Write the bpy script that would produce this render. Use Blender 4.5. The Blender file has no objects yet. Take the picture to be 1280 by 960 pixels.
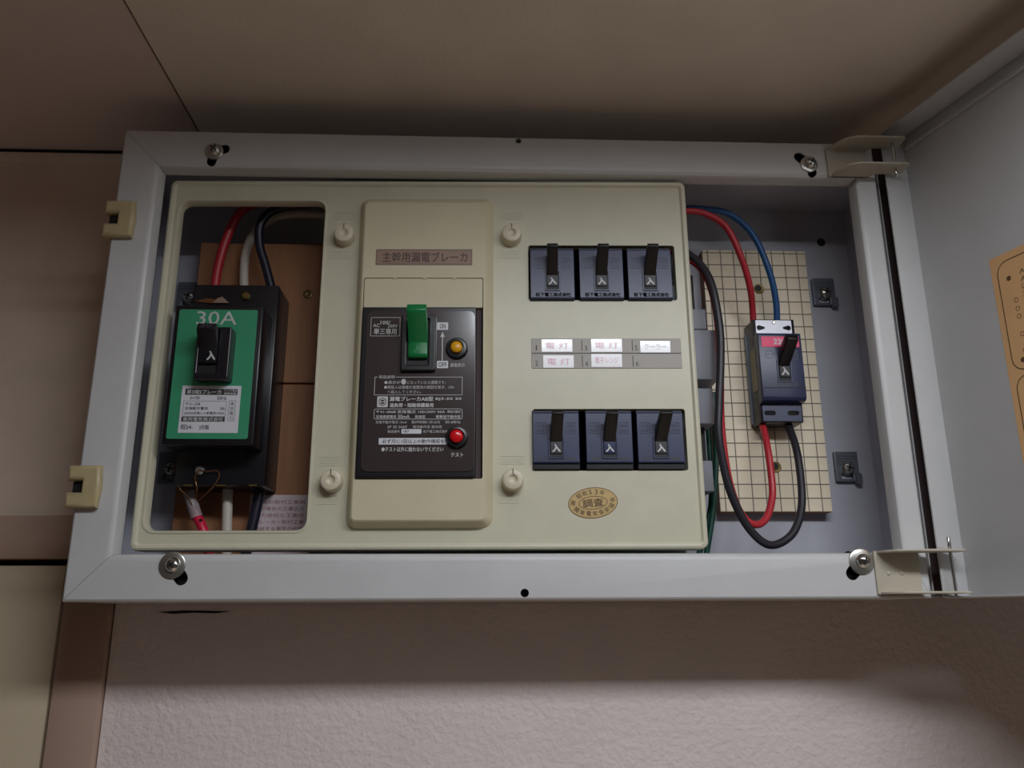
import bpy, bmesh, math, random
from mathutils import Matrix, Vector

random.seed(7)
S = 0.001                      # every length below is in millimetres
scene = bpy.context.scene
col = scene.collection

# ------------------------------------------------------------------ camera
F_PX, YAW, PITCH, ROLL = 1040.7, 0.0436247, 0.2696807, -0.0048462
CAM = (-18.31, -523.27, -167.70)
cd = bpy.data.cameras.new('camera')
cd.sensor_width = 36.0
cd.lens = F_PX / 1280.0 * 36.0
cd.clip_start = 0.01
cam = bpy.data.objects.new('camera', cd)
col.objects.link(cam)
fw = Vector((math.sin(YAW) * math.cos(PITCH), math.cos(YAW) * math.cos(PITCH), math.sin(PITCH)))
rt = Vector((math.cos(YAW), -math.sin(YAW), 0))
up = rt.cross(fw)
rr_ = rt * math.cos(ROLL) + up * math.sin(ROLL)
uu_ = -rt * math.sin(ROLL) + up * math.cos(ROLL)
M = Matrix((rr_, uu_, -fw)).transposed().to_4x4()
M.translation = Vector(CAM) * S
cam.matrix_world = M
scene.camera = cam

# ------------------------------------------------------------------ world, exposure
LAMP_POS = (188, -520, 191.0)
LAMP_LEN = 240                 # half length of the strip light, along x
LAMP_HW = 65                   # half width of its glowing diffuser
TROUGH_HW = 110                # half width of the recess around it
LAMP_RECESS = 14
LAMP_STRENGTH = 23.8
LAMP_COLOR = (0.93, 0.98, 1.04)
AMBIENT = (1.0, 0.85, 0.76)
AMBIENT_STRENGTH = 0.035
world = bpy.data.worlds.new('room_ambience')
scene.world = world
world.use_nodes = True
wb = world.node_tree.nodes['Background']
wb.inputs[0].default_value = (*AMBIENT, 1)
wb.inputs[1].default_value = AMBIENT_STRENGTH
vs = scene.view_settings
vs.view_transform = 'Standard'
vs.look = 'None'
vs.exposure = 0.0
vs.gamma = 1.0
vs.use_curve_mapping = False


# ------------------------------------------------------------------ materials
def lin(c):
    return tuple((v / 255 / 12.92) if v / 255 <= 0.04045 else ((v / 255 + 0.055) / 1.055) ** 2.4 for v in c)


def mat(name, rgb, rough=0.5, metal=0.0, spec=0.5, var=0.06, scale=60.0, bump=0.0, bscale=300.0, coat=0.0, alpha=1.0, stretch=None):
    m = bpy.data.materials.new(name)
    m.use_nodes = True
    nt = m.node_tree
    b = nt.nodes['Principled BSDF']
    b.inputs['Roughness'].default_value = rough
    b.inputs['Metallic'].default_value = metal
    b.inputs['Specular IOR Level'].default_value = spec
    b.inputs['Coat Weight'].default_value = coat
    b.inputs['Coat Roughness'].default_value = 0.08
    b.inputs['Alpha'].default_value = alpha
    tc = nt.nodes.new('ShaderNodeTexCoord')
    src = tc.outputs['Object']
    if stretch:
        mp = nt.nodes.new('ShaderNodeMapping')
        mp.inputs['Scale'].default_value = stretch
        nt.links.new(src, mp.inputs['Vector'])
        src = mp.outputs['Vector']
    c = lin(rgb)
    n = nt.nodes.new('ShaderNodeTexNoise')
    n.inputs['Scale'].default_value = scale
    n.inputs['Detail'].default_value = 4
    nt.links.new(src, n.inputs['Vector'])
    r = nt.nodes.new('ShaderNodeValToRGB')
    r.color_ramp.elements[0].position = 0.3
    r.color_ramp.elements[1].position = 0.7
    r.color_ramp.elements[0].color = (*[max(0, v * (1 - var)) for v in c], 1)
    r.color_ramp.elements[1].color = (*[min(1, v * (1 + var)) for v in c], 1)
    nt.links.new(n.outputs['Fac'], r.inputs['Fac'])
    nt.links.new(r.outputs['Color'], b.inputs['Base Color'])
    if bump:
        n2 = nt.nodes.new('ShaderNodeTexNoise')
        n2.inputs['Scale'].default_value = bscale
        n2.inputs['Detail'].default_value = 3
        nt.links.new(tc.outputs['Object'], n2.inputs['Vector'])
        bp = nt.nodes.new('ShaderNodeBump')
        bp.inputs['Strength'].default_value = 1.0
        bp.inputs['Distance'].default_value = bump * S
        nt.links.new(n2.outputs['Fac'], bp.inputs['Height'])
        nt.links.new(bp.outputs['Normal'], b.inputs['Normal'])
    return m


MT = {
    'wallpaper': mat('wallpaper', (232, 220, 215), 0.75, var=0.03, scale=25, bump=1.3, bscale=210),
    'ceiling': mat('ceiling_paper', (226, 214, 200), 0.8, var=0.04, scale=18, bump=0.5, bscale=330),
    'ceiling_smooth': mat('ceiling_board', (216, 198, 190), 0.8, var=0.03, scale=12, bump=0.08, bscale=200),
    'left_panel': mat('beige_panel', (224, 204, 188), 0.6, var=0.05, scale=30),
    'door_cream': mat('cream_door', (205, 188, 160), 0.55, var=0.05, scale=10),
    'casing': mat('casing', (178, 150, 134), 0.45, var=0.05, scale=20),
    'counter': mat('bounce_counter_cream', (244, 214, 184), 0.45, var=0.03, scale=20),  # pale tone of the added counter that bounces light
    'ink_black': mat('black_ink', (8, 8, 12), 0.8, var=0.0, spec=0.1),
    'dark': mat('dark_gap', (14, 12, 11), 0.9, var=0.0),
    'floor': mat('wood_floor', (232, 212, 192), 0.5, var=0.08, scale=8, stretch=(1, 12, 1)),
    'paint': mat('grey_paint', (198, 197, 197), 0.38, var=0.025, scale=40, bump=0.03, bscale=500),
    'box': mat('box_grey_paint', (190, 190, 200), 0.45, var=0.04, scale=30),
    'hinge': mat('hinge_paint', (184, 175, 158), 0.42, var=0.04, scale=60),
    'catch': mat('yellowed_plastic', (182, 166, 126), 0.38, var=0.06, scale=120),
    'cream': mat('cream_plastic', (205, 200, 177), 0.36, var=0.035, scale=45, bump=0.05, bscale=900),
    'cream2': mat('cream_plastic_warm', (206, 196, 166), 0.46, var=0.03, scale=40, bump=0.05, bscale=900),
    'knob': mat('knob_plastic', (212, 202, 178), 0.38, var=0.03, scale=90),
    'black': mat('black_plastic', (24, 23, 28), 0.3, var=0.08, scale=60),
    'blackm': mat('black_matte_plastic', (22, 20, 21), 0.55, var=0.08, scale=60),
    'navy': mat('breaker_plastic', (48, 55, 88), 0.32, var=0.06, scale=70, bump=0.03, bscale=900),
    'lever': mat('lever_plastic', (22, 19, 20), 0.4, var=0.06, scale=80),
    'rocker': mat('rocker_plastic', (58, 58, 64), 0.5, var=0.06, scale=80),
    'brown_face': mat('brown_faceplate', (62, 52, 53), 0.2, var=0.04, scale=30, coat=0.5),
    'green': mat('green_label', (58, 148, 108), 0.42, var=0.05, scale=30),
    'green_lever': mat('green_lever', (16, 118, 62), 0.3, var=0.04, scale=80),
    'white_label': mat('white_label', (214, 214, 220), 0.4, var=0.02),
    'sticker_white': mat('glossy_white_tape', (252, 250, 254), 0.2, var=0.0, coat=1.0),
    'pink_ink': mat('faded_pink_ink', (240, 176, 192), 0.4, var=0.1, scale=300),
    'grey_ink': mat('faded_grey_ink', (206, 192, 206), 0.4, var=0.1, scale=300),
    'strip': mat('label_holder', (160, 152, 143), 0.4, var=0.04),
    'ink': mat('dark_ink', (52, 48, 48), 0.5, var=0.05),
    'brown_ink': mat('brown_ink', (92, 66, 40), 0.5, var=0.1, scale=300),
    'white_ink': mat('white_ink', (200, 198, 198), 0.45, var=0.04),
    'plate_pink': mat('mauve_plate', (150, 124, 108), 0.42, var=0.04),
    'plate_ink': mat('plate_ink', (88, 66, 62), 0.5, var=0.05),
    'gold': mat('gold_foil', (196, 166, 110), 0.4, metal=0.1, var=0.08, scale=90),
    'orange_paper': mat('orange_paper', (214, 168, 118), 0.6, var=0.04, scale=30),
    'pink_paper': mat('pink_paper', (232, 214, 218), 0.6, var=0.03),
    'red_ink': mat('red_ink', (150, 70, 80), 0.5, var=0.1),
    'wood': mat('plywood', (172, 120, 84), 0.5, var=0.16, scale=14, stretch=(9, 9, 1)),
    'tile': mat('ivory_tile', (244, 228, 200), 0.4, var=0.06, scale=45),
    'joint': mat('tile_joint', (124, 118, 110), 0.6, var=0.05),
    'board_edge': mat('board_edge', (150, 108, 76), 0.6, var=0.12, scale=50),
    'steel': mat('zinc_steel', (190, 188, 182), 0.3, metal=0.9, var=0.1, scale=200),
    'chrome': mat('chrome', (215, 215, 215), 0.16, metal=1.0, var=0.03),
    'clip': mat('clip_steel', (120, 124, 134), 0.4, metal=0.5, var=0.06, scale=200),
    'brass': mat('aged_brass', (120, 100, 60), 0.4, metal=0.7, var=0.2, scale=300),
    'copper': mat('copper_wire', (150, 104, 70), 0.35, metal=0.8, var=0.1, scale=300),
    'red_wire': mat('red_insulation', (184, 44, 54), 0.38, var=0.05),
    'pink_wire': mat('crimson_insulation', (206, 30, 66), 0.36, var=0.05),
    'white_wire': mat('white_insulation', (200, 190, 178), 0.4, var=0.04),
    'black_wire': mat('black_insulation', (38, 36, 44), 0.42, var=0.05),
    'navy_wire': mat('navy_insulation', (26, 27, 44), 0.4, var=0.05),
    'blue_wire': mat('blue_insulation', (32, 84, 138), 0.4, var=0.05),
    'green_wire': mat('green_insulation', (22, 74, 60), 0.45, var=0.05),
    'base_grey': mat('chassis_grey', (150, 152, 162), 0.5, var=0.04),
    'base_dark': mat('chassis_dark', (48, 46, 48), 0.6, var=0.05),
    'sleeve': mat('clear_sleeve', (176, 164, 168), 0.25, var=0.15, scale=300, alpha=0.75),
    'yellow_btn': mat('yellow_button', (226, 160, 22), 0.3, var=0.03),
    'red_btn': mat('red_button', (214, 22, 30), 0.2, var=0.03),
    'red_label': mat('red_label', (255, 66, 118), 0.4, var=0.03),
    'alu': mat('aluminium_plate', (216, 216, 224), 0.35, metal=0.2, var=0.05, scale=200),
    'spring': mat('aged_tape', (150, 140, 110), 0.5, var=0.1, scale=150),
    'gap_brown': mat('gap_dark_brown', (70, 54, 54), 0.7, var=0.05),  # dark brown filling gaps and the ceiling joint
}

# ------------------------------------------------------------------ scene graph helpers
OFF = {}


def tag(o, label=None, cat=None, group=None, kind=None):
    if label: o['label'] = label
    if cat: o['category'] = cat
    if group: o['group'] = group
    if kind: o['kind'] = kind
    return o


PANEL_A = -0.028               # the inner cover hangs slightly skewed in the frame
PANEL_M = Matrix.Translation((0, 10 * S, 0)) @ Matrix.Rotation(PANEL_A, 4, 'Z')


def thing(name, label, cat, base, group=None, panel=False, kind=None):
    o = bpy.data.objects.new(name, None)
    o.empty_display_size = 0.01
    col.objects.link(o)
    loc = Matrix.Translation(Vector(base) * S)
    o.matrix_world = (PANEL_M @ loc) if panel else loc
    OFF[o.name] = Vector(base)
    return tag(o, label, cat, group, kind)


class B:
    """collects shapes in mm and links them as one mesh object"""

    def __init__(self):
        self.bm = bmesh.new()

    def add(self, bm2, m=None):
        me = bpy.data.meshes.new('tmp')
        bm2.to_mesh(me)
        bm2.free()
        if m is not None: me.transform(m)
        self.bm.from_mesh(me)
        bpy.data.meshes.remove(me)
        return self

    def box(self, x0, x1, y0, y1, z0, z1, bev=0.0, seg=2, m=None):
        b = bmesh.new()
        v = [b.verts.new((x, y, z)) for x in (x0, x1) for y in (y0, y1) for z in (z0, z1)]
        for f in ((0, 1, 3, 2), (4, 6, 7, 5), (0, 4, 5, 1), (2, 3, 7, 6), (0, 2, 6, 4), (1, 5, 7, 3)):
            b.faces.new([v[i] for i in f])
        bmesh.ops.recalc_face_normals(b, faces=b.faces)
        if bev: bmesh.ops.bevel(b, geom=list(b.edges), offset=bev, segments=seg, profile=0.5, affect='EDGES')
        return self.add(b, m)

    def loft(self, loops, cap0=False, cap1=False, closed=True):
        b = bmesh.new()
        vs_ = [[b.verts.new(p) for p in lp] for lp in loops]
        n = len(loops[0])
        for a, c in zip(vs_, vs_[1:]):
            for i in range(n if closed else n - 1):
                j = (i + 1) % n
                b.faces.new((a[i], a[j], c[j], c[i]))
        if cap0: b.faces.new(vs_[0])
        if cap1: b.faces.new(vs_[-1])
        bmesh.ops.recalc_face_normals(b, faces=b.faces)
        return self.add(b)

    def prism(self, pts, y0, y1, bev=0.0, seg=2, m=None):
        b = bmesh.new()
        f = [b.verts.new((x, y0, z)) for x, z in pts]
        k = [b.verts.new((x, y1, z)) for x, z in pts]
        n = len(pts)
        b.faces.new(f)
        b.faces.new(list(reversed(k)))
        for i in range(n):
            j = (i + 1) % n
            b.faces.new((f[i], k[i], k[j], f[j]))
        bmesh.ops.recalc_face_normals(b, faces=b.faces)
        if bev: bmesh.ops.bevel(b, geom=list(b.edges), offset=bev, segments=seg, profile=0.5, affect='EDGES', clamp_overlap=True)
        return self.add(b, m)

    def prism_x(self, pts_yz, x0, x1, bev=0.0, seg=2):
        """extrude a (y, z) outline along x"""
        b = bmesh.new()
        f = [b.verts.new((x0, y, z)) for y, z in pts_yz]
        k = [b.verts.new((x1, y, z)) for y, z in pts_yz]
        n = len(pts_yz)
        b.faces.new(f)
        b.faces.new(list(reversed(k)))
        for i in range(n):
            j = (i + 1) % n
            b.faces.new((f[i], k[i], k[j], f[j]))
        bmesh.ops.recalc_face_normals(b, faces=b.faces)
        if bev: bmesh.ops.bevel(b, geom=list(b.edges), offset=bev, segments=seg, profile=0.5, affect='EDGES', clamp_overlap=True)
        return self.add(b)

    def lathe(self, cx, cz, prof, n=28, sx=1.0, sz=1.0):
        """revolve (radius, y) about an axis along y"""
        b = bmesh.new()
        rows = []
        for r, y in prof:
            if r <= 1e-6:
                rows.append([b.verts.new((cx, y, cz))])
            else:
                rows.append([b.verts.new((cx + sx * r * math.cos(2 * math.pi * i / n), y, cz + sz * r * math.sin(2 * math.pi * i / n))) for i in range(n)])
        for a, c in zip(rows, rows[1:]):
            for i in range(n):
                j = (i + 1) % n
                if len(a) == 1 and len(c) > 1: b.faces.new((a[0], c[i], c[j]))
                elif len(c) == 1 and len(a) > 1: b.faces.new((a[i], a[j], c[0]))
                elif len(a) > 1: b.faces.new((a[i], a[j], c[j], c[i]))
        bmesh.ops.recalc_face_normals(b, faces=b.faces)
        return self.add(b)

    def tube(self, pts, r, n=12, sub=6, cap=True):
        P = [Vector(p) for p in pts]
        Q = [P[0] * 2 - P[1]] + P + [P[-1] * 2 - P[-2]]
        out = []
        for i in range(1, len(Q) - 2):
            for s in range(sub):
                t = s / sub
                a, b_, c, d = Q[i - 1], Q[i], Q[i + 1], Q[i + 2]
                out.append(0.5 * ((2 * b_) + (c - a) * t + (2 * a - 5 * b_ + 4 * c - d) * t * t + (3 * b_ - a - 3 * c + d) * t ** 3))
        out.append(P[-1])
        bm = bmesh.new()
        rings = []
        nrm = None
        for i, q in enumerate(out):
            tg = (out[min(i + 1, len(out) - 1)] - out[max(i - 1, 0)]).normalized()
            if nrm is None:
                nrm = tg.cross(Vector((0, 1, 0.01))).normalized()
            nrm = (nrm - tg * nrm.dot(tg)).normalized()
            bn = tg.cross(nrm)
            rings.append([bm.verts.new(q + r * (math.cos(2 * math.pi * k / n) * nrm + math.sin(2 * math.pi * k / n) * bn)) for k in range(n)])
        for a, c in zip(rings, rings[1:]):
            for k in range(n):
                bm.faces.new((a[k], a[(k + 1) % n], c[(k + 1) % n], c[k]))
        if cap:
            bm.faces.new(list(reversed(rings[0])))
            bm.faces.new(rings[-1])
        bmesh.ops.recalc_face_normals(bm, faces=bm.faces)
        return self.add(bm)

    def plate(self, outlines, y0, y1, bev=0.0, seg=2):
        """flat plate with holes: the first outline is the rim, the others are holes; front at y0"""
        cu = bpy.data.curves.new('tmp', 'CURVE')
        cu.dimensions = '2D'
        cu.fill_mode = 'BOTH'
        for pts in outlines:
            sp = cu.splines.new('POLY')
            sp.points.add(len(pts) - 1)
            for p, (x, z) in zip(sp.points, pts): p.co = (x, z, 0, 1)
            sp.use_cyclic_u = True
        cu.extrude = max(abs(y1 - y0) / 2 - bev, 1e-4)
        if bev:
            cu.bevel_depth = bev
            cu.bevel_resolution = seg
            cu.offset = -bev
        ob = bpy.data.objects.new('tmp', cu)
        col.objects.link(ob)
        bpy.context.view_layer.update()
        me = bpy.data.meshes.new_from_object(ob.evaluated_get(bpy.context.evaluated_depsgraph_get()))
        bpy.data.objects.remove(ob)
        bpy.data.curves.remove(cu)
        me.transform(Matrix(((1, 0, 0, 0), (0, 0, -1, (y0 + y1) / 2), (0, 1, 0, 0), (0, 0, 0, 1))))
        self.bm.from_mesh(me)
        bpy.data.meshes.remove(me)
        return self

    def text(self, items, y, th=0.06, bold=0.0):
        """items: (string, x0, x1, z0, z1[, rotation]) fitted into that box on the plane y, facing -y"""
        for it in items:
            s, x0, x1, z0, z1 = it[:5]
            rot = it[5] if len(it) > 5 else 0.0
            cu = bpy.data.curves.new('tmp', 'FONT')
            cu.body = s
            cu.resolution_u = 2
            ob = bpy.data.objects.new('tmp', cu)
            col.objects.link(ob)
            bpy.context.view_layer.update()
            me = bpy.data.meshes.new_from_object(ob.evaluated_get(bpy.context.evaluated_depsgraph_get()))
            bpy.data.objects.remove(ob)
            bpy.data.curves.remove(cu)
            if not me.vertices:
                continue
            xs = [v.co.x for v in me.vertices]
            ys = [v.co.y for v in me.vertices]
            ax, bx, ay, by = min(xs), max(xs), min(ys), max(ys)
            kx = (x1 - x0) / max(bx - ax, 1e-6)
            kz = (z1 - z0) / max(by - ay, 1e-6)
            cx, cz = (x0 + x1) / 2, (z0 + z1) / 2
            ca, sa = math.cos(rot), math.sin(rot)
            for v in me.vertices:
                dx = (v.co.x - (ax + bx) / 2) * kx
                dz = (v.co.y - (ay + by) / 2) * kz
                v.co = (cx + ca * dx - sa * dz, y - th, cz + sa * dx + ca * dz)
            if bold:
                d = bold * kz
                for q, (ox, oz) in enumerate(((-d, -d), (d, -d), (-d, d), (d, d))):
                    m2 = me.copy()
                    m2.transform(Matrix.Translation((ox, -0.002 * q, oz)))
                    self.bm.from_mesh(m2)
                    bpy.data.meshes.remove(m2)
            else:
                self.bm.from_mesh(me)
            bpy.data.meshes.remove(me)
        return self

    def frame_line(self, x0, x1, z0, z1, y, w=0.35, r=1.2, th=0.06):
        self.plate([rr(x0, x1, z0, z1, r), rr(x0 + w, x1 - w, z0 + w, z1 - w, max(r - w, 0.1))], y - th, y, 0)
        return self

    def build(self, name, m, parent=None, smooth=None, base=None):
        me = bpy.data.meshes.new(name)
        off = OFF[parent.name] if parent else Vector(base or (0, 0, 0))
        bmesh.ops.translate(self.bm, verts=self.bm.verts, vec=-off)
        bmesh.ops.scale(self.bm, verts=self.bm.verts, vec=(S, S, S))
        self.bm.to_mesh(me)
        self.bm.free()
        me.materials.append(MT[m])
        o = bpy.data.objects.new(name, me)
        col.objects.link(o)
        if parent:
            o.parent = parent
        else:
            o.location = off * S
        OFF[o.name] = off
        if smooth is not None:
            me.shade_smooth()
            try:
                me.set_sharp_from_angle(angle=math.radians(smooth))
            except Exception:
                pass
        return o


def rr(x0, x1, z0, z1, r, n=5):
    out = []
    for cx, cz, a0 in ((x1 - r, z1 - r, 0), (x0 + r, z1 - r, 90), (x0 + r, z0 + r, 180), (x1 - r, z0 + r, 270)):
        for i in range(n + 1):
            a = math.radians(a0 + 90 * i / n)
            out.append((cx + r * math.cos(a), cz + r * math.sin(a)))
    return out


def circ(cx, cz, r, n=24, rz=None):
    rz = rz or r
    return [(cx + r * math.cos(2 * math.pi * i / n), cz + rz * math.sin(2 * math.pi * i / n)) for i in range(n)]


def at_y(loop, y):
    return [(x, y, z) for x, z in loop]


def boolean_cut(o, cutter):
    md = o.modifiers.new('cut', 'BOOLEAN')
    md.object = cutter
    md.operation = 'DIFFERENCE'
    md.solver = 'EXACT'
    bpy.context.view_layer.update()
    me = bpy.data.meshes.new_from_object(o.evaluated_get(bpy.context.evaluated_depsgraph_get()))
    o.modifiers.clear()
    old = o.data
    me.name = old.name
    o.data = me
    bpy.data.objects.remove(cutter)


def copy_tree(o, parent=None):
    c = o.copy()
    col.objects.link(c)
    c.parent = parent
    OFF[c.name] = OFF[o.name]
    for ch in [k for k in bpy.data.objects if k.parent == o]:
        copy_tree(ch, c)
    return c


# ------------------------------------------------------------------ the room
CZ = 191.0                     # ceiling height above the cabinet's centre
FLOOR = -1850.0
WY = 86.0                      # the wall behind the cabinet


def struct(name, b, m, label=None, parent=None, smooth=None):
    o = b.build(name, m, parent, smooth)
    if parent is None: tag(o, label, kind='structure')
    return o


struct('floor', B().box(-1600, 1800, -2600, WY + 60, FLOOR - 20, FLOOR), 'floor', 'brown wooden floor of the room')
wall_b = struct('wall_back', B().box(-268, 1800, WY, WY + 60, FLOOR, CZ), 'wallpaper', 'pale embossed wallpaper on the wall behind the cabinet')
B().prism([(-239, -165.2), (-221, -164.2), (-205, -164.4), (-189, -165.0), (-199, -166.2), (-214, -165.7), (-228, -166.4)], WY - 0.3, WY + 0.5).build('plaster_gap', 'dark', wall_b)
ceil = thing('ceiling', 'pale papered ceiling with one board joint', None, (0, -1200, CZ), kind='structure')
cb_ = B().plate([[(-232.6, -2600), (1800, -2600), (1800, WY), (-232.6, WY)], rr(LAMP_POS[0] - LAMP_LEN - 12, LAMP_POS[0] + LAMP_LEN + 12, LAMP_POS[1] - TROUGH_HW, LAMP_POS[1] + TROUGH_HW, 3)], 0, 12)
bmesh.ops.transform(cb_.bm, matrix=Matrix(((1, 0, 0, 0), (0, 0, 1, 0), (0, 1, 0, CZ), (0, 0, 0, 1))), verts=cb_.bm.verts)
bmesh.ops.recalc_face_normals(cb_.bm, faces=cb_.bm.faces)
cb_.build('ceiling_board', 'ceiling', ceil)
B().box(-1600, -234.4, -2600, WY, CZ + 0.8, CZ + 12, 0.6).build('ceiling_board', 'ceiling_smooth', ceil)
B().box(-235.6, -231.0, -2600, WY, CZ + 2.2, CZ + 11).build('joint_strip', 'gap_brown', ceil)
# the doorway to the left of the cabinet: panel above it, head and jamb casings, door leaf
struct('wall_left', B().box(-1600, -268.5, WY - 2, WY + 60, -100, CZ), 'left_panel', 'beige panel above the door beside the cabinet')
struct('trim_1', B().box(-1600, -268.5, WY - 5, WY + 50, -129, -99, 0.8), 'casing', 'brown head casing over the door', smooth=40)
struct('trim_2', B().box(-301, -269, WY - 6, WY + 50, FLOOR, -129, 1.2), 'casing', 'brown upright door casing under the cabinet', smooth=40)
struct('trim_3', B().box(-1600, -268.5, WY - 4.5, WY + 10, 181, 188.5, 0.8), 'left_panel', 'slim cornice strip where the beige panel meets the ceiling', smooth=40)
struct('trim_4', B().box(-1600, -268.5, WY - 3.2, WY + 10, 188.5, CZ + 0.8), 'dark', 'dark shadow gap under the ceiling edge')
struct('door_1', B().box(-1100, -304, WY - 3, WY + 32, FLOOR + 8, -133.5, 1.0), 'door_cream', 'plain cream door leaf below the brown head casing', smooth=40)
struct('trim_5', B().box(-1600, -268.5, WY + 20, WY + 40, FLOOR, -120), 'dark', 'dark gap around the cream door')

# pale counter added out of view; it bounces the lamp's light back up
wt = thing('bounce_counter', 'pale unseen counter added below the cabinet to bounce light up', 'bounce_counter', (300, -240, FLOOR))
B().box(-260, 1200, -620, WY - 0.5, -985, -950, 3).build('bounce_counter_slab', 'counter', wt)
B().box(-250, 1190, -590, WY - 0.5, FLOOR, -985).build('bounce_counter_base', 'left_panel', wt)

# ceiling lamp over the photographer: a recessed strip light
lamp = thing('ceiling_light', 'long recessed strip light in the ceiling in front of the cabinet', 'ceiling lamp', LAMP_POS)
lx, ly, lz = LAMP_POS
em = bpy.data.materials.new('lamp_diffuser')
em.use_nodes = True
nt = em.node_tree
nt.nodes.remove(nt.nodes['Principled BSDF'])
e_ = nt.nodes.new('ShaderNodeEmission')
e_.inputs[0].default_value = (*LAMP_COLOR, 1)
e_.inputs[1].default_value = LAMP_STRENGTH
nt.links.new(e_.outputs[0], nt.nodes['Material Output'].inputs[0])
MT['lamp'] = em
bm_ = bmesh.new()
bm_.faces.new([bm_.verts.new((lx + a * LAMP_LEN, ly + b * LAMP_HW, lz + LAMP_RECESS)) for a, b in ((-1, -1), (-1, 1), (1, 1), (1, -1))])
B().add(bm_).build('diffuser', 'lamp', lamp)
can = B()
can.box(lx - LAMP_LEN - 12, lx + LAMP_LEN + 12, ly - TROUGH_HW, ly + TROUGH_HW, lz + LAMP_RECESS + 0.5, lz + LAMP_RECESS + 3)
can.build('trough', 'blackm', lamp)
for y0, y1 in ((-TROUGH_HW - 8, -TROUGH_HW + 0.5), (TROUGH_HW - 0.5, TROUGH_HW + 8)):
    B().box(lx - LAMP_LEN - 20, lx + LAMP_LEN + 20, ly + y0, ly + y1, lz - 1.2, lz + 0.3, 0.3).build('trim_bar', 'white_label', lamp)
for x0, x1 in ((-LAMP_LEN - 20, -LAMP_LEN - 11), (LAMP_LEN + 11, LAMP_LEN + 20)):
    B().box(lx + x0, lx + x1, ly - TROUGH_HW, ly + TROUGH_HW, lz - 1.2, lz + 0.3, 0.3).build('trim_bar', 'white_label', lamp)

# ------------------------------------------------------------------ the cabinet
XL, XR, ZB, ZT = -265.0, 266.0, -159.4, 159.4
cab = thing('electrical_cabinet', 'grey painted metal distribution board cabinet with its door swung open', 'cabinet', (0, 85, ZB))
B().box(-268, 281, 84, 85.8, -158, 150).build('back_panel', 'box', cab)
B().box(-268, 281, 15, 84.5, 148.8, 150).build('side_panel', 'box', cab)
B().box(-268, 281, 15, 85.8, -158.5, -157).build('side_panel', 'box', cab)
B().box(-268, -266.8, 15, 84.5, -157, 149).build('side_panel', 'box', cab)
B().box(279.8, 281, 6, 84.5, -157, 149).build('side_panel', 'box', cab)
B().box(266.6, 280.4, 13, 16, -157, 164).build('gap_strip', 'gap_brown', cab)  # added dark brown strip, painting the shade in the gap by the door
B().box(270.4, 271.2, 7, 13.5, -157, 149).build('gap_strip', 'paint', cab)

# mitred frame rails swept from one profile
IN = {'l': 27.0, 't': 28.2, 'b': 28.2, 'r': 15.5}


def profile(w):
    f = [(0.0, 16.0), (0.0, 2.0), (0.35, 0.8), (1.4, 0.05), (w - 4.5, 0.0), (w - 2.6, 0.35), (w - 1.0, 1.6), (w - 0.2, 3.6), (w, 12.0)]
    g = [(w - 1.2, 12.0), (w - 1.4, 4.0), (w - 2.2, 2.4), (w - 4.5, 1.3), (1.6, 1.3), (1.2, 2.0), (1.2, 16.0)]
    return f + g


PR = {k: profile(v) for k, v in IN.items()}
PR['b'] = [(u, (84.5 if y > 15 else y)) for u, y in PR['b']]


def corner(i, h, v):
    x = XL + PR['l'][i][0] if h == 'l' else XR - PR['r'][i][0]
    z = ZT - PR['t'][i][0] if v == 't' else ZB + PR['b'][i][0]
    return x, z


def rail(a, b, side):
    n = len(PR['l'])
    la = [(corner(i, *a)[0], PR[side][i][1], corner(i, *a)[1]) for i in range(n)]
    lb = [(corner(i, *b)[0], PR[side][i][1], corner(i, *b)[1]) for i in range(n)]
    g = 0.12                   # hairline at the mitre
    d = [g if i < 99 else 0 for i in range(n)]
    if side in 'tb':
        la = [(x + g, y, z) for x, y, z in la]
        lb = [(x - g, y, z) for x, y, z in lb]
    else:
        s = -1 if a[1] == 't' else 1
        la = [(x, y, z + s * g * 1.5) for x, y, z in la]
        lb = [(x, y, z - s * g * 1.5) for x, y, z in lb]
    return B().loft([la, lb], True, True)


rails = {}
for side, a, b in (('t', ('l', 't'), ('r', 't')), ('b', ('l', 'b'), ('r', 'b')), ('l', ('l', 't'), ('l', 'b')), ('r', ('r', 't'), ('r', 'b'))):
    rails[side] = rail(a, b, side).build('frame_rail', 'paint', cab, 30)


def cut_holes(side, outlines):
    c = B()
    for o in outlines: c.prism(o, -3, 6)
    cu = c.build('tmp_cut', 'dark', cab)
    boolean_cut(rails[side], cu)
    me = rails[side].data
    me.shade_smooth()
    me.set_sharp_from_angle(angle=math.radians(30))


def capsule(x0, z0, x1, z1, r0, r1=None):
    r1 = r1 or r0
    a = math.atan2(z1 - z0, x1 - x0)
    o = []
    for i in range(9): o.append((x1 + r1 * math.cos(a - math.pi / 2 + math.pi * i / 8), z1 + r1 * math.sin(a - math.pi / 2 + math.pi * i / 8)))
    for i in range(9): o.append((x0 + r0 * math.cos(a + math.pi / 2 + math.pi * i / 8), z0 + r0 * math.sin(a + math.pi / 2 + math.pi * i / 8)))
    return o


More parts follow.
